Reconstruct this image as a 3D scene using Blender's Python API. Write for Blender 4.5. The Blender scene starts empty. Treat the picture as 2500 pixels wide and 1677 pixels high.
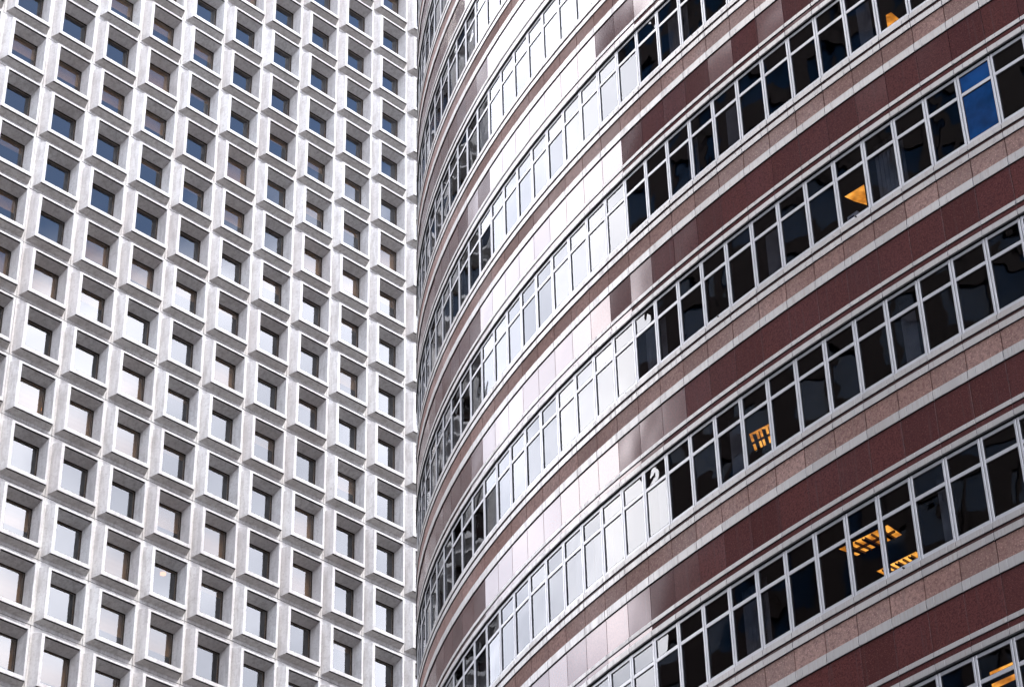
import bpy, math, random
import numpy as np
from mathutils import Matrix, Vector

random.seed(7)
sc = bpy.context.scene
col = sc.collection

# ------------------------------------------------------------------ camera
F_PX, PITCH, ROLL = 5736.2, 0.6194, -0.0271
EYE = 1.7
cp, sp = math.cos(PITCH), math.sin(PITCH)
cr, sr = math.cos(ROLL), math.sin(ROLL)
cF = Vector((0, cp, sp)); _R = Vector((1, 0, 0)); _U = Vector((0, -sp, cp))
cR = cr * _R + sr * _U
cU = -sr * _R + cr * _U
cam_d = bpy.data.cameras.new('camera'); cam = bpy.data.objects.new('camera', cam_d)
col.objects.link(cam); sc.camera = cam
cam_d.sensor_width = 36.0; cam_d.sensor_fit = 'HORIZONTAL'
cam_d.lens = F_PX / 2500.0 * 36.0
cam_d.clip_start = 0.5; cam_d.clip_end = 6000
M = Matrix.Identity(4)
for i in range(3):
    M[i][0], M[i][1], M[i][2] = cR[i], cU[i], -cF[i]
M[2][3] = EYE
cam.matrix_world = M

def ray(u, v):
    """direction of the line of sight through a photo position (2500 x 1677)"""
    return cF + cR * ((u - 1250) / F_PX) + cU * ((838.5 - v) / F_PX)
def project(P):
    P = Vector(P) - Vector((0, 0, EYE)); z = P.dot(cF)
    return 1250 + F_PX * P.dot(cR) / z, 838.5 - F_PX * P.dot(cU) / z

# ------------------------------------------------------------------ sky, sun, exposure
SUN_AZ, SUN_EL = math.radians(122), math.radians(50)      # azimuth from +Y towards +X
sun_dir = Vector((math.sin(SUN_AZ) * math.cos(SUN_EL), math.cos(SUN_AZ) * math.cos(SUN_EL), math.sin(SUN_EL)))
world = bpy.data.worlds.new('World'); sc.world = world; world.use_nodes = True
BANK = Vector((math.sin(math.radians(-47)) * math.cos(math.radians(51)), math.cos(math.radians(-47)) * math.cos(math.radians(51)), math.sin(math.radians(51))))   # cloud bank lit frontally, opposite the sun
wn, wl = world.node_tree.nodes, world.node_tree.links
wn.clear()
class NT:
    def __init__(s, nodes, links): s.n, s.l = nodes, links
    def add(s, t, **kw):
        n = s.n.new(t)
        for k, v in kw.items():
            if k.startswith('i_'):
                key = k[2:]
                n.inputs[int(key) if key.isdigit() else key.replace('_', ' ')].default_value = v
            else: setattr(n, k, v)
        return n
    def link(s, a, b): s.l.new(a, b)
    def math(s, op, a, b=None, clamp=False):
        n = s.n.new('ShaderNodeMath'); n.operation = op; n.use_clamp = clamp
        for i, x in enumerate((a, b)):
            if x is None: continue
            if isinstance(x, (int, float)): n.inputs[i].default_value = x
            else: s.l.new(x, n.inputs[i])
        return n.outputs[0]
    def mapr(s, x, a, b, c, d, smooth=True):
        n = s.n.new('ShaderNodeMapRange'); n.interpolation_type = 'SMOOTHSTEP' if smooth else 'LINEAR'
        s.l.new(x, n.inputs[0])
        for i, v in zip((1, 2, 3, 4), (a, b, c, d)): n.inputs[i].default_value = v
        return n.outputs[0]
    def mixc(s, fac, a, b, blend='MIX'):
        n = s.n.new('ShaderNodeMix'); n.data_type = 'RGBA'; n.blend_type = blend
        for i, x in ((0, fac), (6, a), (7, b)):
            if isinstance(x, (int, float)): n.inputs[i].default_value = x
            elif isinstance(x, tuple): n.inputs[i].default_value = (*x, 1) if len(x) == 3 else x
            else: s.l.new(x, n.inputs[i])
        return n.outputs[2]

W = NT(wn, wl)
wout = W.add('ShaderNodeOutputWorld')
sky = W.add('ShaderNodeTexSky', sky_type='NISHITA', sun_disc=False, sun_elevation=SUN_EL, sun_rotation=SUN_AZ, air_density=1.0, dust_density=0.15, ozone_density=3.5)
bg_sky = W.add('ShaderNodeBackground', i_Strength=0.12)
W.link(sky.outputs[0], bg_sky.inputs[0])
tc = W.add('ShaderNodeTexCoord')
nrm = W.add('ShaderNodeVectorMath', operation='NORMALIZE'); W.link(tc.outputs['Generated'], nrm.inputs[0])
sep = W.add('ShaderNodeSeparateXYZ'); W.link(nrm.outputs[0], sep.inputs[0])
zz = W.math('ADD', W.math('MAXIMUM', sep.outputs[2], 0.0), 0.22)
comb = W.add('ShaderNodeCombineXYZ')
W.link(W.math('DIVIDE', sep.outputs[0], zz), comb.inputs[0]); W.link(W.math('DIVIDE', sep.outputs[1], zz), comb.inputs[1])
comb.inputs[2].default_value = 3.3
CLOUD_OFF = (0.0, 0.0, 0.0)
off = W.add('ShaderNodeVectorMath', operation='ADD'); off.inputs[1].default_value = CLOUD_OFF; W.link(comb.outputs[0], off.inputs[0])
n1 = W.add('ShaderNodeTexNoise', i_Scale=1.15, i_Detail=9.0, i_Roughness=0.56, i_Distortion=0.25); W.link(off.outputs[0], n1.inputs[0])
n2 = W.add('ShaderNodeTexNoise', i_Scale=1.7, i_Detail=6.0, i_Roughness=0.52); W.link(off.outputs[0], n2.inputs[0])
# broken cloud: dense towards the horizon, thinning overhead
cover = W.math('ADD', n1.outputs[0], W.mapr(sep.outputs[2], 0.42, 0.78, 0.18, -0.09))
mask = W.mapr(cover, 0.47, 0.60, 0.0, 1.0)
dot = W.add('ShaderNodeVectorMath', operation='DOT_PRODUCT'); W.link(nrm.outputs[0], dot.inputs[0]); dot.inputs[1].default_value = BANK
glow = W.math('POWER', W.math('MAXIMUM', dot.outputs['Value'], 0.0), 30.0)
shade = W.mapr(n2.outputs[0], 0.34, 0.66, 1.0, 0.36)
low = W.mapr(sep.outputs[2], 0.32, 0.56, 0.28, 1.0)
CLOUD_L = 5.8
cl_str = W.math('ADD', W.math('MULTIPLY', W.math('MULTIPLY', shade, low), CLOUD_L), W.math('MULTIPLY', W.math('MULTIPLY', glow, W.mapr(n1.outputs[0], 0.3, 0.7, 0.4, 1.5)), 2.2))
bg_cl = W.add('ShaderNodeBackground'); W.link(cl_str, bg_cl.inputs[1])
W.link(W.mixc(W.math('MULTIPLY', shade, low, True), (0.76, 0.82, 1.0), (1.0, 0.962, 0.962)), bg_cl.inputs[0])
# cloud fills the blue around the bank opposite the sun
maskv = W.math('MAXIMUM', mask, W.mapr(dot.outputs['Value'], 0.78, 0.96, 0.0, 1.0))
mixw = W.add('ShaderNodeMixShader'); W.link(maskv, mixw.inputs[0]); W.link(bg_sky.outputs[0], mixw.inputs[1]); W.link(bg_cl.outputs[0], mixw.inputs[2])
W.link(mixw.outputs[0], wout.inputs[0])

sun_d = bpy.data.lights.new('sun', 'SUN'); sun = bpy.data.objects.new('sun', sun_d); col.objects.link(sun)
sun_d.energy = 1.5; sun_d.angle = math.radians(16); sun_d.color = (1.0, 0.94, 0.86)
sun.rotation_euler = (-sun_dir).to_track_quat('-Z', 'Y').to_euler()

vs = sc.view_settings
vs.view_transform = 'Standard'; vs.look = 'None'; vs.exposure = 1.22; vs.gamma = 1.0; vs.use_curve_mapping = False
sc.cycles.max_bounces = 8; sc.cycles.transparent_max_bounces = 12
sc.cycles.glossy_bounces = 4; sc.cycles.diffuse_bounces = 4
sc.cycles.caustics_reflective = False; sc.cycles.caustics_refractive = False
sc.cycles.sample_clamp_indirect = 6.0

# ------------------------------------------------------------------ helpers
class MB:
    """collects boxes and quads, builds ONE mesh"""
    def __init__(s): s.v, s.f, s.mi = [], [], []
    def quad(s, a, b, c, d, mi=0):
        i = len(s.v); s.v += [a, b, c, d]; s.f.append((i, i+1, i+2, i+3)); s.mi.append(mi)
    def box(s, x0, x1, y0, y1, z0, z1, mi=0, ch=0.0):
        i = len(s.v)
        if ch <= 0:
            s.v += [(x0,y0,z0),(x1,y0,z0),(x1,y1,z0),(x0,y1,z0),(x0,y0,z1),(x1,y0,z1),(x1,y1,z1),(x0,y1,z1)]
            fs = [(0,3,2,1),(4,5,6,7),(0,1,5,4),(1,2,6,5),(2,3,7,6),(3,0,4,7)]
        else:   # outward (+y) face is chamfered all round
            s.v += [(x0,y0,z0),(x1,y0,z0),(x1,y0,z1),(x0,y0,z1),
                    (x0,y1-ch,z0),(x1,y1-ch,z0),(x1,y1-ch,z1),(x0,y1-ch,z1),
                    (x0+ch,y1,z0+ch),(x1-ch,y1,z0+ch),(x1-ch,y1,z1-ch),(x0+ch,y1,z1-ch)]
            fs = [(0,1,2,3)]
            for k in range(4):
                k2 = (k+1) % 4
                fs += [(k, 4+k, 4+k2, k2), (4+k, 8+k, 8+k2, 4+k2)]
            fs.append((8, 11, 10, 9))
        s.f += [tuple(i+k for k in f) for f in fs]; s.mi += [mi] * len(fs)
    def mesh(s, name, mats, inward=False):
        if inward:      # drawn with +y outward, placed in a frame whose +y points into the building
            s.v = [(x, -y, z) for x, y, z in s.v]; s.f = [f[::-1] for f in s.f]
        me = bpy.data.meshes.new(name); me.from_pydata(s.v, [], s.f)
        for m in (mats if isinstance(mats, (list, tuple)) else [mats]): me.materials.append(m)
        if max(s.mi, default=0): me.polygons.foreach_set('material_index', s.mi)
        me.update(); return me
def obj(name, me, parent=None, mat=None):
    o = bpy.data.objects.new(name, me); col.objects.link(o)
    if parent: o.parent = parent
    if mat is not None: o.matrix_local = mat
    return o
def empty(name, loc): 
    o = bpy.data.objects.new(name, None); col.objects.link(o); o.location = loc; return o
def tag(o, label=None, cat=None, group=None, kind=None):
    for k, v in (('label', label), ('category', cat), ('group', group), ('kind', kind)):
        if v: o[k] = v
    return o

# ------------------------------------------------------------------ materials
def new_mat(name):
    m = bpy.data.materials.new(name); m.use_nodes = True
    nt = m.node_tree; nt.nodes.clear()
    N = NT(nt.nodes, nt.links); out = N.add('ShaderNodeOutputMaterial')
    return m, N, out
def principled(N, out, **kw):
    b = N.add('ShaderNodeBsdfPrincipled', **kw); N.link(b.outputs[0], out.inputs[0]); return b
def pos_scaled(N, s):
    g = N.add('ShaderNodeNewGeometry'); v = N.add('ShaderNodeVectorMath', operation='MULTIPLY'); v.inputs[1].default_value = s
    N.link(g.outputs['Position'], v.inputs[0]); return v.outputs[0]
def noise(N, vec, scale, detail=4.0, rough=0.55, dist=0.0):
    n = N.add('ShaderNodeTexNoise', i_Scale=scale, i_Detail=detail, i_Roughness=rough, i_Distortion=dist)
    N.link(vec, n.inputs[0]); return n.outputs[0]
def bump(N, h, strength, dist=0.01):
    b = N.add('ShaderNodeBump', i_Strength=strength, i_Distance=dist); N.link(h, b.inputs['Height']); return b.outputs[0]

def mat_concrete():
    m, N, out = new_mat('precast_concrete')
    p1 = pos_scaled(N, (1, 1, 1)); pv = pos_scaled(N, (2.2, 2.2, 0.35))
    big = noise(N, p1, 1.3, 5); streak = noise(N, pv, 1.9, 6, 0.6); fine = noise(N, p1, 7, 6, 0.7)
    pit = noise(N, p1, 17, 2, 0.5)
    info = N.add('ShaderNodeObjectInfo'); geo = N.add('ShaderNodeNewGeometry')
    c = N.mixc(info.outputs['Random'], (0.67, 0.645, 0.63), (0.77, 0.765, 0.755))
    c = N.mixc(N.mapr(streak, 0.42, 0.70, 0.0, 0.58), c, (0.45, 0.43, 0.42))
    c = N.mixc(N.mapr(big, 0.45, 0.72, 0.0, 0.38), c, (0.48, 0.45, 0.43))
    c = N.mixc(N.mapr(fine, 0.46, 0.72, 0.0, 0.52), c, (0.40, 0.375, 0.36))
    c = N.mixc(N.mapr(pit, 0.70, 0.75, 0.0, 0.8), c, (0.14, 0.12, 0.11))
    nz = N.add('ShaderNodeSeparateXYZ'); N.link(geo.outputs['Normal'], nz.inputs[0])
    c = N.mixc(N.mapr(nz.outputs[2], 0.35, 0.7, 0.0, 0.85), c, (0.10, 0.095, 0.09))      # upward faces darkened to cut light bounced onto the soffits
    b = principled(N, out, i_Roughness=0.82); b.inputs['Specular IOR Level'].default_value = 0.3
    N.link(c, b.inputs['Base Color']); N.link(bump(N, fine, 0.18, 0.012), b.inputs['Normal'])
    return m
def mat_simple(name, colr, rough=0.6, metal=0.0, spec=0.5, var=0.0, scale=3.0):
    m, N, out = new_mat(name)
    b = principled(N, out, i_Roughness=rough, i_Metallic=metal); b.inputs['Specular IOR Level'].default_value = spec
    if var > 0:
        n = noise(N, pos_scaled(N, (1, 1, 1)), scale, 5)
        c = N.mixc(N.mapr(n, 0.35, 0.7, 0, 1), colr, tuple(x * (1 - var) for x in colr)); N.link(c, b.inputs['Base Color'])
    else: b.inputs['Base Color'].default_value = (*colr, 1)
    return m
def mat_glass(name, tint, wav, wscale, tilt, refl=(0.95, 0.97, 1.0), boost=1.0, add=0.0):
    """flat pane: Fresnel mirror over tinted see-through, slightly wavy, each pane seated a hair differently"""
    m, N, out = new_mat(name)
    info = N.add('ShaderNodeObjectInfo')
    g = N.add('ShaderNodeNewGeometry')
    rv = N.add('ShaderNodeCombineXYZ')
    rnd = info.outputs['Random']
    N.link(N.math('MULTIPLY', rnd, 91.7), rv.inputs[0]); N.link(N.math('MULTIPLY', rnd, 37.3), rv.inputs[2])
    pv = N.add('ShaderNodeVectorMath', operation='ADD'); N.link(g.outputs['Position'], pv.inputs[0]); N.link(rv.outputs[0], pv.inputs[1])
    n = noise(N, pv.outputs[0], wscale, 1.5, 0.4, 0.3)
    bmp = N.add('ShaderNodeBump', i_Strength=1.0, i_Distance=wav); N.link(n, bmp.inputs['Height'])
    # per-pane tilt
    wn_ = N.add('ShaderNodeTexWhiteNoise', noise_dimensions='1D'); N.link(rnd, wn_.inputs['W'])
    sub = N.add('ShaderNodeVectorMath', operation='SUBTRACT'); N.link(wn_.outputs['Color'], sub.inputs[0]); sub.inputs[1].default_value = (0.5, 0.5, 0.5)
    scl = N.add('ShaderNodeVectorMath', operation='SCALE'); N.link(sub.outputs[0], scl.inputs[0]); scl.inputs['Scale'].default_value = tilt
    ad = N.add('ShaderNodeVectorMath', operation='ADD'); N.link(bmp.outputs[0], ad.inputs[0]); N.link(scl.outputs[0], ad.inputs[1])
    nn = N.add('ShaderNodeVectorMath', operation='NORMALIZE'); N.link(ad.outputs[0], nn.inputs[0])
    gl = N.add('ShaderNodeBsdfGlossy', i_Roughness=0.0); gl.inputs['Color'].default_value = (*refl, 1); N.link(nn.outputs[0], gl.inputs['Normal'])
    tr = N.add('ShaderNodeBsdfTransparent'); tr.inputs['Color'].default_value = (*tint, 1)
    fr = N.add('ShaderNodeFresnel', i_IOR=1.52)
    fac = N.math('ADD', N.math('MULTIPLY', fr.outputs[0], boost), add, clamp=True)
    fac = N.math('MULTIPLY', fac, N.math('SUBTRACT', 1.0, g.outputs['Backfacing']))     # the outer face mirrors
    mx = N.add('ShaderNodeMixShader'); N.link(fac, mx.inputs[0]); N.link(tr.outputs[0], mx.inputs[1]); N.link(gl.outputs[0], mx.inputs[2])
    N.link(mx.outputs[0], out.inputs[0]); return m
def mat_granite(name, base, dark, rough, spec, speck, bmp_s=0.0, coat=0.0):
    m, N, out = new_mat(name)
    p = pos_scaled(N, (1, 1, 1)); info = N.add('ShaderNodeObjectInfo')
    g1 = noise(N, p, speck, 3, 0.7); g2 = noise(N, p, speck * 2.3, 2, 0.6); bigv = noise(N, p, 0.35, 3)
    c = N.mixc(info.outputs['Random'], base, tuple(x * 0.62 for x in base))
    c = N.mixc(N.mapr(g1, 0.40, 0.66, 0, 0.9), c, dark)
    c = N.mixc(N.mapr(g2, 0.56, 0.70, 0, 0.55), c, tuple(min(1, x * 1.9 + 0.02) for x in base))
    c = N.mixc(N.mapr(bigv, 0.35, 0.7, 0, 0.25), c, dark)
    drip = noise(N, pos_scaled(N, (7, 7, 0.25)), 1.7, 5, 0.6)
    c = N.mixc(N.mapr(drip, 0.54, 0.74, 0, 0.5), c, tuple(x * 0.45 + 0.03 for x in base))
    b = principled(N, out); b.inputs['Specular IOR Level'].default_value = spec
    N.link(c, b.inputs['Base Color'])
    r = N.mapr(bigv, 0.3, 0.7, rough * 0.85, min(1, rough * 1.2)); N.link(r, b.inputs['Roughness'])
    if bmp_s: N.link(bump(N, g1, bmp_s, 0.006), b.inputs['Normal'])
    else:
        wv = noise(N, p, 0.7, 1.0); nb = bump(N, wv, 1.0, 0.010)
        wn_ = N.add('ShaderNodeTexWhiteNoise', noise_dimensions='1D'); N.link(info.outputs['Random'], wn_.inputs['W'])
        sub = N.add('ShaderNodeVectorMath', operation='SUBTRACT'); N.link(wn_.outputs['Color'], sub.inputs[0]); sub.inputs[1].default_value = (0.5, 0.5, 0.5)
        scl = N.add('ShaderNodeVectorMath', operation='SCALE'); N.link(sub.outputs[0], scl.inputs[0]); scl.inputs['Scale'].default_value = 0.05
        ad = N.add('ShaderNodeVectorMath', operation='ADD'); N.link(nb, ad.inputs[0]); N.link(scl.outputs[0], ad.inputs[1])
        nn = N.add('ShaderNodeVectorMath', operation='NORMALIZE'); N.link(ad.outputs[0], nn.inputs[0])
        N.link(nn.outputs[0], b.inputs['Normal']);
        b.inputs['Specular Tint'].default_value = (1.0, 0.84, 0.90, 1)
    return m
def mat_band():
    m, N, out = new_mat('weathered_steel_band')
    p = pos_scaled(N, (1, 1, 1)); info = N.add('ShaderNodeObjectInfo')
    drip = noise(N, pos_scaled(N, (9, 9, 0.5)), 2.2, 6, 0.65); big = noise(N, p, 1.1, 4)
    c = N.mixc(info.outputs['Random'], (0.40, 0.385, 0.37), (0.34, 0.325, 0.31))
    c = N.mixc(N.mapr(drip, 0.48, 0.74, 0, 0.55), c, (0.25, 0.21, 0.185))
    c = N.mixc(N.mapr(big, 0.5, 0.75, 0, 0.25), c, (0.32, 0.27, 0.23))
    b = principled(N, out, i_Metallic=0.35); N.link(c, b.inputs['Base Color'])
    N.link(N.mapr(drip, 0.3, 0.7, 0.28, 0.52), b.inputs['Roughness'])
    return m
def mat_emit(name, colr, s):
    m, N, out = new_mat(name)
    e = N.add('ShaderNodeEmission', i_Strength=s); e.inputs[0].default_value = (*colr, 1); N.link(e.outputs[0], out.inputs[0]); return m

CONC = mat_concrete()
BRONZE = mat_simple('bronze_frame', (0.045, 0.032, 0.022), 0.4, 0.6)
GLASS_L = mat_glass('bronze_tinted_glass', (0.72, 0.63, 0.52), 0.0010, 0.8, 0.010, boost=2.3)
BLIND = mat_simple('blind_fabric', (0.46, 0.43, 0.38), 0.9, var=0.12, scale=0.7)
ROOM = mat_simple('interior_paint', (0.16, 0.14, 0.12), 0.9, var=0.3, scale=0.25)
JOINT = mat_simple('joint_shadow', (0.03, 0.028, 0.028), 0.9)
RED = mat_granite('polished_red_granite', (0.112, 0.036, 0.031), (0.052, 0.018, 0.017), 0.11, 0.46, 26)
PINK = mat_granite('flamed_pink_granite', (0.29, 0.165, 0.133), (0.135, 0.070, 0.058), 0.75, 0.3, 16, 0.5)
BROWN = mat_granite('honed_brown_granite', (0.085, 0.036, 0.031), (0.04, 0.018, 0.017), 0.55, 0.2, 26, 0.1)
BAND = mat_band()
ALU = mat_simple('painted_aluminium', (0.47, 0.47, 0.48), 0.32, 0.25, 0.5, 0.12, 2.0)
GASKET_SHADE = mat_simple('rubber_gasket_and_shade', (0.02, 0.02, 0.022), 0.6)  # window gaskets, and the painted shadow strips under the bands
GLASS_T = mat_glass('grey_tinted_glass', (0.58, 0.59, 0.62), 0.0050, 1.0, 0.028, boost=0.85)
CEIL = mat_simple('ceiling_tile', (0.15, 0.13, 0.14), 0.9, var=0.15, scale=1.0)
ASPH = mat_simple('asphalt', (0.030, 0.025, 0.022), 0.9, var=0.3, scale=0.4)

# ------------------------------------------------------------------ ground
mb = MB(); mb.quad((-1500, -1500, 0), (1500, -1500, 0), (1500, 1500, 0), (-1500, 1500, 0))
tag(obj('street', mb.mesh('street', ASPH)), kind='structure')

# ------------------------------------------------------------------ white precast office block
HL = 3.66
AL, WL_ = 0.8030, 0.8391
dL = Vector((math.cos(AL), math.sin(AL), 0)); nL = Vector((math.sin(AL), -math.cos(AL), 0))
P0 = Vector((-7.484, 26.2375, 25.3052)) * HL + Vector((0, 0, EYE))
wL = WL_ * HL
C0, C1 = -5, 11           # facade columns
R_TOP, R_BOT = -9, 24     # storeys, counted downwards
RL = Matrix(((dL.x, -nL.x, 0, 0), (dL.y, -nL.y, 0, 0), (0, 0, 1, 0), (0, 0, 0, 1)))
def unit_loc(c, r): return P0 + dL * (c * wL) - Vector((0, 0, r * HL))
block_base = unit_loc(C0, 0); block_base.z = 0
block = empty('office_building', block_base)
block.rotation_euler = (0, 0, AL)
tag(block, 'white precast concrete office block with rows of deep boxed windows', 'building')
Binv = (Matrix.Translation(block_base) @ RL).inverted()

def ring(x0, x1, z0, z1, y): return [(x0, y, z0), (x1, y, z0), (x1, y, z1), (x0, y, z1)]
w, h = wL, HL
g = 0.011
rings = [
    ring(-.11*w+g, .89*w-g, -.083*h+g, .917*h-g, -.24*h),
    ring(-.11*w+g, .89*w-g, -.083*h+g, .917*h-g, -.150*h-.012),
    ring(-.11*w+g+.012, .89*w-g-.012, -.083*h+g+.012, .917*h-g-.012, -.150*h),
    ring(-.066*w, .843*w, -.030*h, .806*h, -.150*h),
    ring(-.003*w, .780*w, -.002*h, .783*h, -.016),
    ring(.003*w, .774*w, .004*h, .777*h, 0.0),
    ring(.057*w, .742*w, .059*h, .751*h, 0.0),
    ring(.061*w, .738*w, .063*h, .747*h, -.016),
    ring(.088*w, .711*w, .085*h, .668*h, -.185*h),
    ring(.088*w, .711*w, .085*h, .668*h, -.24*h),
]
def panel_mesh():
    mb = MB()
    for a, b in zip(rings[:-1], rings[1:]):
        for k in range(4):
            k2 = (k+1) % 4
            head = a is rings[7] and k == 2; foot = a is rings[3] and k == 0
            if head or foot:        # groove added just behind the front edge; dark faces draw a shade line
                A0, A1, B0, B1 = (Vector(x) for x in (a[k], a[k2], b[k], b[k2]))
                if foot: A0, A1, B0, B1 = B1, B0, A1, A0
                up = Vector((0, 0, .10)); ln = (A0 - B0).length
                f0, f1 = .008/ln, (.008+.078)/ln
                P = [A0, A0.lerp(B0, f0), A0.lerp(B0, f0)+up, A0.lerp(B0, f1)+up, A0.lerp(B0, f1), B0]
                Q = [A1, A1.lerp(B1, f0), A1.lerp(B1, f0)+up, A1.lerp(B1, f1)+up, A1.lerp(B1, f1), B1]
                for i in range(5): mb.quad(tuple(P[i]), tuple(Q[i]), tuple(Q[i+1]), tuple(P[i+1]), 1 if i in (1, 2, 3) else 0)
            else: mb.quad(a[k], a[k2], b[k2], b[k])
    return mb
EDGE_SHADE = mat_simple('groove_edge_shade', (0.06, 0.055, 0.052), 0.95)  # dark colour painted into the groove as an edge shade line
PANEL = panel_mesh().mesh('precast_panel', [CONC, EDGE_SHADE], True)
gx0, gx1, gz0, gz1 = .088*w, .711*w, .085*h, .668*h
gy = -.185*h
mb = MB(); fw = .045
for a in ((gx0+.002, gx0+fw, gz0+.002, gz1-.002), (gx1-fw, gx1-.002, gz0+.002, gz1-.002)): mb.box(a[0], a[1], gy-.07, gy-.008, a[2], a[3])
mb.box(gx0+fw, gx1-fw, gy-.07, gy-.008, gz0+.002, gz0+fw); mb.box(gx0+fw, gx1-fw, gy-.07, gy-.008, gz1-fw, gz1-.002)
FRAME_L = mb.mesh('window_frame', BRONZE, True)
mb = MB(); mb.box(gx0+fw-.01, gx1-fw+.01, gy-.042, gy-.032, gz0+fw-.01, gz1-fw+.01)
PANE_L = mb.mesh('pane', GLASS_L, True)
GH = gz1 - gz0
BLINDS = {}
def blind_mesh(fr):
    k = round(fr, 2)
    if k not in BLINDS:
        mb = MB(); y = gy - .20
        zb = gz1 - .01 - (GH - .02) * k
        n = max(3, int(14 * k))
        for i in range(n):      # shallow folds of a fabric blind
            za = zb + (gz1 - zb) * i / n; zc = zb + (gz1 - zb) * (i+1) / n
            mb.quad((gx0+.03, y - .006*(i % 2), za), (gx1-.03, y - .006*(i % 2), za), (gx1-.03, y - .006*((i+1) % 2), zc), (gx0+.03, y - .006*((i+1) % 2), zc))
        mb.box(gx0+.03, gx1-.03, y-.02, y+.01, zb-.025, zb)
        BLINDS[k] = mb.mesh('blind', BLIND, True)
    return BLINDS[k]
known = {(1,0):0,(1,1):.5,(1,2):0,(2,-1):.45,(2,0):0,(2,1):.45,(2,2):0,(3,-1):.35,(3,0):1,(3,1):.5,(4,-2):0,(4,-1):.35,(4,0):.2,(4,1):0,
 (5,-2):0,(5,-1):0,(5,0):0,(0,1):.45,(0,2):0,(0,3):.25,(1,3):0,(2,3):0,(3,2):.12,(4,2):.15,(1,4):0,(2,4):.65,(3,3):0,(3,4):.6,(4,3):0,(1,5):1,
 (6,0):.15,(7,0):.3,(7,-1):0,(7,-2):0,(7,-3):0,(8,-1):0,(8,-2):0,(8,-3):0,(9,-1):0,(9,-2):0,(9,-3):0,(9,-4):0,(8,-4):0,(6,-1):0,(6,-2):0,(5,1):.8,(6,1):.1,(6,2):0,(7,1):.35,(8,0):.12,(8,1):.2,(9,0):0}
rl = random.Random(3)
def in_view(P, mx=40, my=40):
    d = Vector(P) - Vector((0, 0, EYE))
    if d.dot(cF) < 1: return False
    u, v = project(P); return -mx < u < 2500+mx and -my < v < 1677+my
far_units = []
unit_of = {}
for c in range(C0, C1+1):
    for r in range(R_TOP, R_BOT):
        L = unit_loc(c, r)
        ctr = L + dL * (.4*wL) + Vector((0, 0, .4*HL))
        if not in_view(ctr, 90, 110) or c > 10: far_units.append((c, r)); continue
        L = L + nL * rl.uniform(-.008, .008) + dL * rl.uniform(-.005, .005) + Vector((0, 0, rl.uniform(-.005, .005)))
        Mloc = Binv @ (Matrix.Translation(L) @ RL) @ Matrix.Rotation(rl.uniform(-.003, .003), 4, 'Z') @ Matrix.Rotation(rl.uniform(-.002, .002), 4, 'Y')
        pn = obj('precast_panel', PANEL, block, Mloc)
        obj('window_frame', FRAME_L, pn); obj('pane', PANE_L, pn)
        q = rl.random(); fr = 0 if q < .50 else (1 if q < .60 else rl.choice((.15, .3, .45, .6, .75)))
        fr = known.get((c, r), fr)
        if fr > 0: obj('blind', blind_mesh(fr), pn)
        unit_of[(c, r)] = pn
# storeys and bays of the same facade beyond the picture, joined
def join_units(units, rng, nm, mat):
    V, Fs = [], []
    base = np.array([(p[0], -p[1], p[2]) for rr in rng for p in rr]); nr = len(rng)
    fq = []
    for a in range(nr-1):
        for k in range(4):
            k2 = (k+1) % 4; fq.append((a*4+k, a*4+k2, a*4+4+k2, a*4+4+k))
    fq = np.array(fq)[:, ::-1]
    for i, (c, r) in enumerate(units):
        V.append(base + np.array([(c - C0) * wL, 0, P0.z - r * HL])); Fs.append(fq + i * len(base))
    me = bpy.data.meshes.new(nm); me.from_pydata(np.concatenate(V).tolist(), [], np.concatenate(Fs).tolist()); me.materials.append(mat)
    return tag(obj(nm, me, block), kind='stuff')
join_units(far_units, rings, 'precast_panels', CONC)
mb = MB()
for c, r in far_units:
    x, z = (c - C0) * wL, P0.z - r * HL
    mb.quad((x+gx0, gy-.04, z+gz1), (x+gx1, gy-.04, z+gz1), (x+gx1, gy-.04, z+gz0), (x+gx0, gy-.04, z+gz0))
tag(obj('window_panes', mb.mesh('window_panes', GLASS_L, True), block), kind='stuff')
# body of the block: side walls, roof, core, floors
XA, XB = -.11*wL, (C1 - C0 + .89) * wL
ZT = P0.z + (.917 - R_TOP) * HL; ZB = P0.z - (R_BOT - 1 + .083) * HL
DEP = 34.0
mb = MB()
mb.box(XA-.3, XA-.002, -DEP, -.16*HL, 0, ZT); mb.box(XB+.002, XB+.3, -DEP, -.16*HL, 0, ZT)
mb.box(XA-.3, XB+.3, -DEP-.3, -DEP-.002, 0, ZT)
mb.box(XA-.3, XB+.3, -DEP-.3, -.16*HL, ZT+.002, ZT+1.2)
if ZB > .5: mb.box(XA, XB, -.9, -.15*HL, 0, ZB-.02)
obj('wall', mb.mesh('wall', CONC, True), block)
mb = MB(); mb.box(XA, XB, -5.2, -5.0, 0, ZT); obj('core_wall', mb.mesh('core_wall', ROOM, True), block)
mb = MB()
for r in range(R_TOP, R_BOT+1):
    z = P0.z - r * HL - .083 * HL
    me = MB(); me.box(XA, XB, -5.0, -.245*HL, z-.12, z+.12)
    if r in range(-5, 13): obj('floor_slab', me.mesh('floor_slab', ROOM, True), block)
    me2 = MB(); me2.box(XA, XB, -.245*HL+.001, -.235*HL, z-.25, z+.25)
    mb.v += [tuple(v) for v in me2.v]; n0 = len(mb.v) - len(me2.v); mb.f += [tuple(n0+i for i in f) for f in me2.f]; mb.mi += me2.mi
for c in range(C0, C1+2):
    x = (c - C0 - .11) * wL; mb.box(x-.3, x+.3, -.245*HL-.25, -.237*HL, 0, ZT)
obj('joint_backing', mb.mesh('joint_backing', JOINT, True), block)
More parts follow.
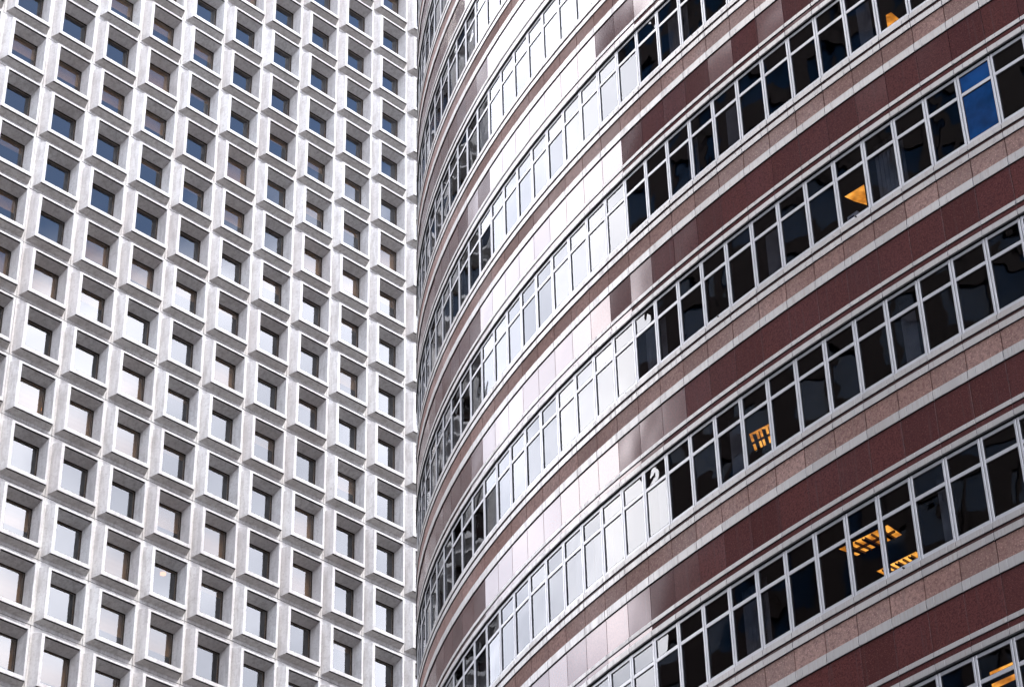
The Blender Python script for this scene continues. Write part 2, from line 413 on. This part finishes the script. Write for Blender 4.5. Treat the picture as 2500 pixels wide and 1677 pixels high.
# a few warm lamps under the ceilings of the lower rooms
LAMP = mat_emit('warm_lamp', (1.0, 0.42, 0.12), 0.9)
mb = MB(); nseg = 12
for i in range(nseg):
    a, b = 2*math.pi*i/nseg, 2*math.pi*(i+1)/nseg
    for (r0, z0, r1, z1) in ((.16, 0, .16, .09), (.16, .09, .05, .13)):
        mb.quad((r0*math.cos(a), r0*math.sin(a), z0), (r0*math.cos(b), r0*math.sin(b), z0), (r1*math.cos(b), r1*math.sin(b), z1), (r1*math.cos(a), r1*math.sin(a), z1))
    mb.quad((0, 0, -.02), (.08*math.cos(b), .08*math.sin(b), -.015), (.16*math.cos(b), .16*math.sin(b), 0), (.16*math.cos(a), .16*math.sin(a), 0))
DISC = mb.mesh('ceiling_lamp', LAMP)
for u, v in ((95, 1000), (398, 1402)):
    d = ray(u, v); best = None
    for r in range(-5, 13):
        z = P0.z - r*HL - .083*HL - .27; t = (z - EYE) / d.z; Q = Vector((0, 0, EYE)) + d*t
        y = -(Q - P0).dot(nL)
        if .9 < y < 4.6: best = Q
    if best is not None: obj('ceiling_lamp', DISC, block, Binv @ Matrix.Translation(best))

# ------------------------------------------------------------------ round tower
HT = 3.85
cx, cy, ea, eb, et, es, eo, ez = 11.80995437, 10.17452101, 13.59512728, 7.04838213, -0.47192571, 0.20559752, 36.93567949, 7.2348835
th = np.linspace(0, 2*np.pi, 14401)
uu, vv = ea*np.cos(th), eb*np.sin(th)
X = np.stack([cx + uu*math.cos(et) - vv*math.sin(et), cy + uu*math.sin(et) + vv*math.cos(et)], 1) * HT
Larc = np.r_[0, np.cumsum(np.hypot(*np.diff(X, axis=0).T))]
LTOT = float(Larc[-1]); S = es * HT; O = eo * HT
def mpt(m):
    l = (S*m + O) % LTOT
    return Vector((float(np.interp(l, Larc, X[:, 0])), float(np.interp(l, Larc, X[:, 1])), 0))
def zk(k): return (ez - k) * HT + EYE
tower_c = Vector((cx*HT, cy*HT, 0))
tower = empty('round_tower', tower_c)
tag(tower, 'curved red and pink granite tower with ribbon windows and pale metal bands', 'building')
Tinv = Matrix.Translation(-tower_c)
def bay_frame(m):
    a, b = mpt(m), mpt(m+1); t = (b - a).normalized(); n = Vector((t.y, -t.x, 0))
    if n.dot(a - tower_c) < 0: n = -n
    return (a + b) / 2, t, n, (b - a).length
_c, _t, _n, CH = bay_frame(8)
# is (t, n, z) right handed?  x along t, y outward
SGN = 1 if _t.cross(_n).z > 0 else -1
def bay_matrix(m, z):
    c, t, n, l = bay_frame(m)
    t = t * SGN
    return Matrix(((t.x, n.x, 0, c.x), (t.y, n.y, 0, c.y), (0, 0, 1, z), (0, 0, 0, 1)))
hw = CH / 2
def zc(rel, y): return rel * HT - y * 0.5       # measured on the joint plane, moved out to y
def band(name, top, bot, y, seam):
    mb = MB(); z1, z0 = zc(top, y), zc(bot, y); gp = .0075
    mb.box(-hw+gp, seam-.004, -.10, y, z0, z1, 0, .003); mb.box(seam+.004, hw-gp, -.10, y, z0, z1, 0, .003)
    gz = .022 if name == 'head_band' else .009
    mb.box(-hw+gp, hw-gp, -.10, y-.006, z0-gz, z0-.0005, 1)       # black strip stands in for the shadow under the metal
    return name, mb.mesh(name, [BAND, GASKET_SHADE])
def slab(name, top, bot, y, mat, gp):
    mb = MB(); mb.box(-hw+gp, hw-gp, -.10, y, bot*HT, top*HT, 0, .0012); return name, mb.mesh(name, mat)
sgx = SGN   # seams sit a quarter bay right of the mullion
PARTS = [
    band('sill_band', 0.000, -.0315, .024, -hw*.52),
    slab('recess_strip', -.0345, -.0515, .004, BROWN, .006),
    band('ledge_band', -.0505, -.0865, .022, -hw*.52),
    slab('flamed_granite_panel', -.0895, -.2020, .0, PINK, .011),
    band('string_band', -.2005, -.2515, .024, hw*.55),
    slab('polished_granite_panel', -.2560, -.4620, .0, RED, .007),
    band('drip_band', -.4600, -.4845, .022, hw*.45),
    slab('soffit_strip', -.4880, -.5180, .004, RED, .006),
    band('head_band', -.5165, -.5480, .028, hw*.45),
]
# window unit (above the sill at z = 0): stiles, head, sill, transom
wy0, wy1 = -.085, -.012
WB, WT = .002*HT, .4375*HT
mb = MB(); st = .054; gp = .009
mb.box(-hw+gp, -hw+st, wy0, wy1, WB, WT, 0, .004); mb.box(hw-st, hw-gp, wy0, wy1, WB, WT, 0, .004)
mb.box(-hw+st, hw-st, wy0, wy1-.006, WB, .0215*HT, 0, .004)
mb.box(-hw+st, hw-st, wy0, wy1-.006, .4205*HT, WT, 0, .004)
mb.box(-hw+st, hw-st, wy0, wy1-.006, .2985*HT, .3180*HT, 0, .004)
gk = .010
for a, b in ((.0215*HT, .2985*HT), (.3180*HT, .4205*HT)):
    mb.box(-hw+st, -hw+st+gk, wy0+.01, wy1-.012, a, b, 1); mb.box(hw-st-gk, hw-st, wy0+.01, wy1-.012, a, b, 1)
    mb.box(-hw+st+gk, hw-st-gk, wy0+.01, wy1-.012, a, a+gk, 1); mb.box(-hw+st+gk, hw-st-gk, wy0+.01, wy1-.012, b-gk, b, 1)
WIN = mb.mesh('window', [ALU, GASKET_SHADE])
def pane_mesh(a, b):
    mb = MB(); mb.box(-hw+st+gk-.004, hw-st-gk+.004, wy1-.034, wy1-.026, a, b); return mb.mesh('pane', GLASS_T)
PANE_LO = pane_mesh(.0215*HT+gk-.004, .2985*HT-gk+.004); PANE_UP = pane_mesh(.3180*HT+gk-.004, .4205*HT-gk+.004)
# which bays the picture can see
K0, K1 = -18, 6
NB = int(LTOT // S)
vis = set()
for k in range(K0, K1+1):
    for m in range(-16, 34):
        c, t, n, l = bay_frame(m)
        P = c + Vector((0, 0, zk(k) + .05*HT)); d = P - Vector((0, 0, EYE))
        if n.dot(Vector((d.x, d.y, 0)).normalized()) > .10: continue
        if in_view(P, 70, 400) and -190 < project(P)[1] < 1677 + 290: vis.add((m, k))
print('visible bays', len(vis))
win_of = {}
for (m, k) in sorted(vis):
    Mb = Tinv @ bay_matrix(m, zk(k))
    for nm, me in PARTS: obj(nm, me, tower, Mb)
    wo = obj('window', WIN, tower, Mb)
    obj('pane', PANE_LO, wo); obj('pane', PANE_UP, wo)
    win_of[(m, k)] = wo
# the rest of the shaft: the same bands swept round, joined
def sweep_rest():
    segs = {}
    prof = [(BAND, 0, -.031, .024), (BROWN, -.031, -.051, .004), (BAND, -.051, -.0855, .022), (PINK, -.0855, -.2005, 0), (BAND, -.2005, -.2505, .024),
            (RED, -.2505, -.461, 0), (BAND, -.461, -.4835, .022), (BROWN, -.4835, -.517, .004), (BAND, -.517, -.5475, .028), (ALU, .4205, .4375, -.018), (ALU, .2985, .318, -.018), (ALU, .002, .0215, -.018), (GLASS_T, .0215, .2985, -.042), (GLASS_T, .318, .4205, -.042)]
    mats = [BAND, BROWN, PINK, RED, ALU, GLASS_T]
    mb = MB()
    fr = []
    for m in range(0, NB):
        a, b = mpt(m), mpt(m+1) if m < NB-1 else mpt(NB)
        c, t, n, l = bay_frame(m); fr.append((a - tower_c, b - tower_c, n))
    for k in range(K0, K1+2):
        for mm in range(NB):
            m2 = mm if mm < NB - 40 else mm - NB
            if (m2, k) in vis: continue
            if k < -11 and mm % 1: continue
            a, b, n = fr[mm]
            for mat, t1, t0, y in prof:
                z1, z0 = zk(k) + zc(t1, y), zk(k) + zc(t0, y)
                o = n * y; i = len(mb.v)
                mb.v += [(a.x+o.x, a.y+o.y, z0), (b.x+o.x, b.y+o.y, z0), (b.x+o.x, b.y+o.y, z1), (a.x+o.x, a.y+o.y, z1)]
                mb.f.append((i, i+1, i+2, i+3) if SGN < 0 else (i+3, i+2, i+1, i)); mb.mi.append(mats.index(mat))
            tt = (b - a).normalized()
            for c0, c1 in ((.009, .054), (CH-.054, CH-.009)):
                p, q_ = a + tt*c0 - n*.012, a + tt*c1 - n*.012; i = len(mb.v); z0, z1 = zk(k) + WB, zk(k) + WT
                mb.v += [(p.x, p.y, z0), (q_.x, q_.y, z0), (q_.x, q_.y, z1), (p.x, p.y, z1)]
                mb.f.append((i, i+1, i+2, i+3) if SGN < 0 else (i+3, i+2, i+1, i)); mb.mi.append(mats.index(ALU))
    tag(obj('facade_bands', mb.mesh('facade_bands', mats), tower), kind='stuff')
sweep_rest()
# inside: backing wall behind the granite, slabs with ceilings, core
def ring_strip(mb, y, z0, z1):
    for m in range(NB):
        a, b = mpt(m) - tower_c, (mpt(m+1) if m < NB-1 else mpt(NB)) - tower_c
        n = bay_frame(m)[2]; o = n * y
        mb.quad((a.x+o.x, a.y+o.y, z0), (b.x+o.x, b.y+o.y, z0), (b.x+o.x, b.y+o.y, z1), (a.x+o.x, a.y+o.y, z1))
def inset_pt(m, y):
    a = mpt(m); n = (bay_frame(m)[2] + bay_frame(m-1)[2]).normalized(); return a + n*y - tower_c
RIM_O = [inset_pt(m, -.112) for m in range(NB)]; RIM_I = [inset_pt(m, -9.0) for m in range(NB)]
for k in range(K0, K1+2):
    zt, zb_ = zk(k) - .004*HT, zk(k) - .5555*HT
    mb = MB()
    for m in range(NB):
        a, b, c_, d_ = RIM_O[m], RIM_O[(m+1) % NB], RIM_I[(m+1) % NB], RIM_I[m]
        mb.quad((a.x, a.y, zb_), (b.x, b.y, zb_), (b.x, b.y, zt), (a.x, a.y, zt), 0)
        mb.quad((a.x, a.y, zb_), (d_.x, d_.y, zb_), (c_.x, c_.y, zb_), (b.x, b.y, zb_), 1)
        mb.quad((d_.x, d_.y, zb_-1.75), (c_.x, c_.y, zb_-1.75), (c_.x, c_.y, zt), (d_.x, d_.y, zt), 2)
        zf = zt - .9
        mb.quad((a.x, a.y, zt), (b.x, b.y, zt), (b.x*.99+c_.x*.01, b.y*.99+c_.y*.01, zt), (a.x*.99+d_.x*.01, a.y*.99+d_.y*.01, zt), 2)
        mb.quad((a.x, a.y, zf), (b.x, b.y, zf), (c_.x, c_.y, zf), (d_.x, d_.y, zf), 2)
    obj('floor_slab', mb.mesh('floor_slab', [JOINT, CEIL, ROOM]), tower)
ztop = zk(K0) + .45*HT
mb, mp = MB(), MB()
for m in range(NB):
    a, b = RIM_O[m], RIM_O[(m+1) % NB]
    mb.quad((a.x, a.y, ztop), (b.x, b.y, ztop), (b.x*.02, b.y*.02, ztop), (a.x*.02, a.y*.02, ztop))
    mp.quad((a.x*.97, a.y*.97, 0), (b.x*.97, b.y*.97, 0), (b.x*.97, b.y*.97, zk(K1+1)), (a.x*.97, a.y*.97, zk(K1+1)))
obj('roof', mb.mesh('roof', BROWN), tower); obj('plinth', mp.mesh('plinth', BROWN), tower)

# ------------------------------------------------------------------ lit rooms, curtains and small things behind the curved glass
ORANGE, _N, _o = new_mat('warm_ceiling_light')
_e = _N.add('ShaderNodeEmission'); _p = pos_scaled(_N, (1, 1, 1)); _n1 = noise(_N, _p, 2.2, 3); _n2 = noise(_N, _p, 9.0, 3)
_N.link(_N.mixc(_N.mapr(_n1, 0.35, 0.65, 0, 1), (1.0, 0.33, 0.03), (1.0, 0.45, 0.075)), _e.inputs[0])
_N.link(_N.math('MULTIPLY', _N.mapr(_n1, 0.3, 0.7, 0.55, 1.7), _N.mapr(_n2, 0.3, 0.7, 0.75, 1.2)), _e.inputs[1]); _N.link(_e.outputs[0], _o.inputs[0])
FIN = mat_simple('louvre_fin', (0.10, 0.05, 0.015), 0.5)
TRIM = mat_simple('light_trim', (0.25, 0.2, 0.15), 0.6)
def on_ceiling(u, v, k, drop=.02):
    d = ray(u, v); z = zk(k) + .4445*HT - drop; t = (z - EYE) / d.z
    return Vector((d.x*t, d.y*t, z))
def light_panel(px, k, nu=0, nv=0):
    P = [on_ceiling(u, v, k) - tower_c for u, v in px]
    cen = sum(P, Vector()) / len(P)
    mb = MB(); up = Vector((0, 0, .015))
    n = len(P); i0 = len(mb.v)
    mb.v += [tuple(p) for p in P] + [tuple(p + up) for p in P]
    mb.f.append(tuple(range(n))); mb.mi.append(0); mb.f.append(tuple(range(2*n-1, n-1, -1))); mb.mi.append(1)
    for i in range(n): mb.f.append((i, n+i, n+(i+1) % n, (i+1) % n)); mb.mi.append(1)
    lp = obj('ceiling_light', mb.mesh('ceiling_light', [ORANGE, TRIM]), tower)
    if nu:
        fm = MB(); A, B, C, D = P; dz = Vector((0, 0, -.05))
        def fin(a, b, wd):
            s_ = (b - a).normalized().cross(Vector((0, 0, 1))) * wd
            fm.quad(tuple(a+dz-s_), tuple(b+dz-s_), tuple(b+dz+s_), tuple(a+dz+s_))
            for q in (-s_, s_): fm.quad(tuple(a+q), tuple(b+q), tuple(b+q+dz), tuple(a+q+dz))
        for i in range(1, nu): fin(A.lerp(B, i/nu), D.lerp(C, i/nu), (.036 if i % 2 else .008))
        for j in range(1, nv): fin(A.lerp(D, j/nv), B.lerp(C, j/nv), .010)
        obj('louvre', fm.mesh('louvre', FIN), lp)
light_panel([(1829, 1060), (1886, 1030), (1897, 1072), (1843, 1100)], 1, 5, 2)
light_panel([(2061.6, 480.5), (2109.5, 451), (2117, 501), (2085.7, 492)], 0)
light_panel([(2162.5, 38.2), (2175.6, 31.1), (2196, 48), (2167, 70)], -1)
light_panel([(2047.8, 1340), (2167, 1281), (2201.8, 1305), (2092, 1356)], 2, 6, 2)
light_panel([(2140, 1394), (2236, 1346), (2275, 1368), (2180, 1412)], 2, 6, 2)
light_panel([(2416, 1640), (2477, 1613), (2478, 1627), (2418, 1655)], 3)
light_panel([(2421, 1669), (2483, 1641), (2485, 1655), (2423, 1683)], 3)
light_panel([(1574, 193), (1583, 185), (1590, 188), (1580, 200)], -2)
def at_bay(u, v, k, y):
    d = ray(u, v)
    for m in range(-14, 34):
        c, t, n, l = bay_frame(m); c = c + n*y; t = t * SGN
        den = d.dot(n)
        if abs(den) < 1e-6: continue
        s_ = (c - Vector((0, 0, EYE))).dot(Vector((n.x, n.y, 0))) / den
        Pp = Vector((0, 0, EYE)) + d * s_; x = (Pp - c).dot(t)
        if s_ > 0 and abs(x) <= hw * 1.05: return m, x, Pp.z - zk(k)
    return None
# curtains drawn across part of some windows
CURT = mat_simple('curtain_cloth', (0.36, 0.35, 0.35), 0.9, var=0.3, scale=2.0)
def curtain_mesh(x0, x1):
    mb = MB(); n = 14
    for i in range(n):
        a, b = x0 + (x1-x0)*i/n, x0 + (x1-x0)*(i+1)/n
        ya, yb = -.30 - .03*(i % 2), -.30 - .03*((i+1) % 2)
        mb.quad((a, ya, .01), (b, yb, .01), (b, yb, .43*HT), (a, ya, .43*HT))
    return mb.mesh('curtain', CURT)
CM = [curtain_mesh(-.3, .05), curtain_mesh(-.05, .30), curtain_mesh(-.36, .36)]
rt = random.Random(11)
for key in sorted(win_of):
    if rt.random() < .20: obj('curtain', rt.choice(CM), win_of[key])
for u, v, k, i in ((2245, 860, 1, 1), (2110, 60, -1, 1), (2290, 1130, 2, 0), (2180, 330, 0, 2)):
    q = at_bay(u, v, k, -.3)
    if q and (q[0], k) in win_of: obj('curtain', CM[i], win_of[(q[0], k)])
# one window's panes are coloured blue in place of a sky reflection
BLUE = mat_simple('blue_sky_reflection', (0.008, 0.060, 0.20), 0.06, 0.0, 0.5, 0.6, 1.2)
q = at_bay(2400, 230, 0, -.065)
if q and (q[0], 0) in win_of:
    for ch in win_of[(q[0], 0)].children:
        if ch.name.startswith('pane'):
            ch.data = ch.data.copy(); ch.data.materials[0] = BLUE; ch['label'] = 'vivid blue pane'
# window-cleaning pins on some sills
PINM = mat_simple('black_pin', (0.015, 0.015, 0.015), 0.5)
mb = MB()
for i in range(6):
    a, b = 2*math.pi*i/6, 2*math.pi*(i+1)/6; r_ = .018
    mb.quad((r_*math.cos(a), 0, r_*math.sin(a)), (r_*math.cos(b), 0, r_*math.sin(b)), (r_*math.cos(b), .07, r_*math.sin(b)), (r_*math.cos(a), .07, r_*math.sin(a)))
    mb.quad((0, .07, 0), (0, .07, 0), (r_*math.cos(a), .07, r_*math.sin(a)), (r_*math.cos(b), .07, r_*math.sin(b)))
PIN = mb.mesh('anchor_pin', PINM)
for u, v, k in ((1753, 773, 0), (2089, 529, 0), (1529.5, 960, 0), (1691, 88, -2), (1487.5, 285, -2), (2206, 1386, 2), (1167.5, 1346, 0)):
    q = at_bay(u, v, k, .0)
    if q and (q[0], k) in win_of: obj('anchor_pin', PIN, win_of[(q[0], k)], Matrix.Translation((q[1], -.045, min(q[2], .06))))
# a carton and a potted plant on window sills
def on_sill(u, v, k, y):
    m, x, z = at_bay(u, v, k, y); return bay_matrix(m, zk(k)) @ Vector((x, y, 0)), bay_matrix(m, 0).to_euler().z
p, az = on_sill(2086, 522, 0, -.22)
WHITE = mat_simple('white_carton', (0.75, 0.75, 0.74), 0.7); PRINT = mat_simple('blue_print', (0.03, 0.06, 0.16), 0.6)
box_o = empty('carton', p); box_o.rotation_euler = (0, 0, az)
tag(box_o, 'small white carton with dark blue panel on the sill beneath the orange light', 'carton')
mb = MB(); mb.box(-.13, .13, -.08, .08, 0, .30, 0, .006); obj('body', mb.mesh('body', WHITE), box_o)
mb = MB(); mb.box(-.05, .08, .081, .084, .05, .24); obj('printed_panel', mb.mesh('printed_panel', PRINT), box_o)
p, az = on_sill(1868, 1092, 1, -.30)
LEAF = mat_simple('dark_leaf', (0.03, 0.06, 0.02), 0.5); POT = mat_simple('clay_pot', (0.10, 0.06, 0.04), 0.8)
pl = empty('potted_plant', p); tag(pl, 'leafy pot plant on the sill, dark against the orange ceiling light', 'plant')
mb = MB(); ns = 14
for i in range(ns):
    a, b = 2*math.pi*i/ns, 2*math.pi*(i+1)/ns
    for r0, z0, r1, z1 in ((.06, 0, .085, .12), (.085, .12, .092, .12), (.092, .12, .092, .14)):
        mb.quad((r0*math.cos(a), r0*math.sin(a), z0), (r0*math.cos(b), r0*math.sin(b), z0), (r1*math.cos(b), r1*math.sin(b), z1), (r1*math.cos(a), r1*math.sin(a), z1))
obj('pot', mb.mesh('pot', POT), pl)
rp = random.Random(5)
for i in range(16):
    mb = MB(); a = rp.uniform(0, 6.28); ln = rp.uniform(.16, .30); h0 = rp.uniform(.12, .36); wd = rp.uniform(.03, .05)
    dv = Vector((math.cos(a), math.sin(a), 0)); sv = Vector((-dv.y, dv.x, 0)); prev = None
    for j in range(6):
        t_ = j / 5; c_ = dv*(.03 + ln*t_) + Vector((0, 0, h0 + ln*(.9*t_ - 1.1*t_*t_))); ww = wd*math.sin(math.pi*min(.97, .08+t_*.9))
        cur = (c_ - sv*ww, c_ + sv*ww)
        if prev: mb.quad(tuple(prev[0]), tuple(prev[1]), tuple(cur[1]), tuple(cur[0]))
        prev = cur
    mb.quad((-.006, 0, .1), (.006, 0, .1), (dv.x*.03+.006, dv.y*.03, h0), (dv.x*.03-.006, dv.y*.03, h0))
    obj('leaf', mb.mesh('leaf', LEAF), pl)

# ------------------------------------------------------------------ dark tower across the street, seen only as a reflection
DK = mat_simple('dark_bronze_cladding', (0.034, 0.020, 0.017), 0.6, 0.0, 0.3)
DKG = mat_simple('dark_glazing', (0.010, 0.040, 0.095), 0.05, 0.0, 0.4)
DX, DY, DW, DD, DH = -58.0, 62.0, 40.0, 120.0, 101.0
dark = tag(empty('dark_office_tower', (DX, DY, 0)), 'dark bronze office tower mirrored in the right half of the curved glass', 'building')
dark.rotation_euler = (0, 0, 0)
mb = MB(); mb.box(-DW, -.3, -DD, -.3, 0, DH-.2, 0); obj('glazing', mb.mesh('glazing', DKG), dark)
mb = MB()
n = int(DH // 3.9)
for i in range(n+1):
    z = i * 3.9; mb.box(-DW-.1, -.1, -DD, -.1, z, min(z+1.3, DH))
obj('spandrel', mb.mesh('spandrel', DK), dark)
mb = MB()
for i in range(int(DD // 3) + 1):
    y = -i * 3.0; mb.box(-.29, .12, y-(2.2 if i % 2 else .35), y, 0, DH)
for i in range(int(DW // 3) + 1):
    x = -i * 3.0; mb.box(x-.35, x, -.29, .12, 0, DH-.01)
tag(obj('piers', mb.mesh('piers', DK), dark), kind='stuff')
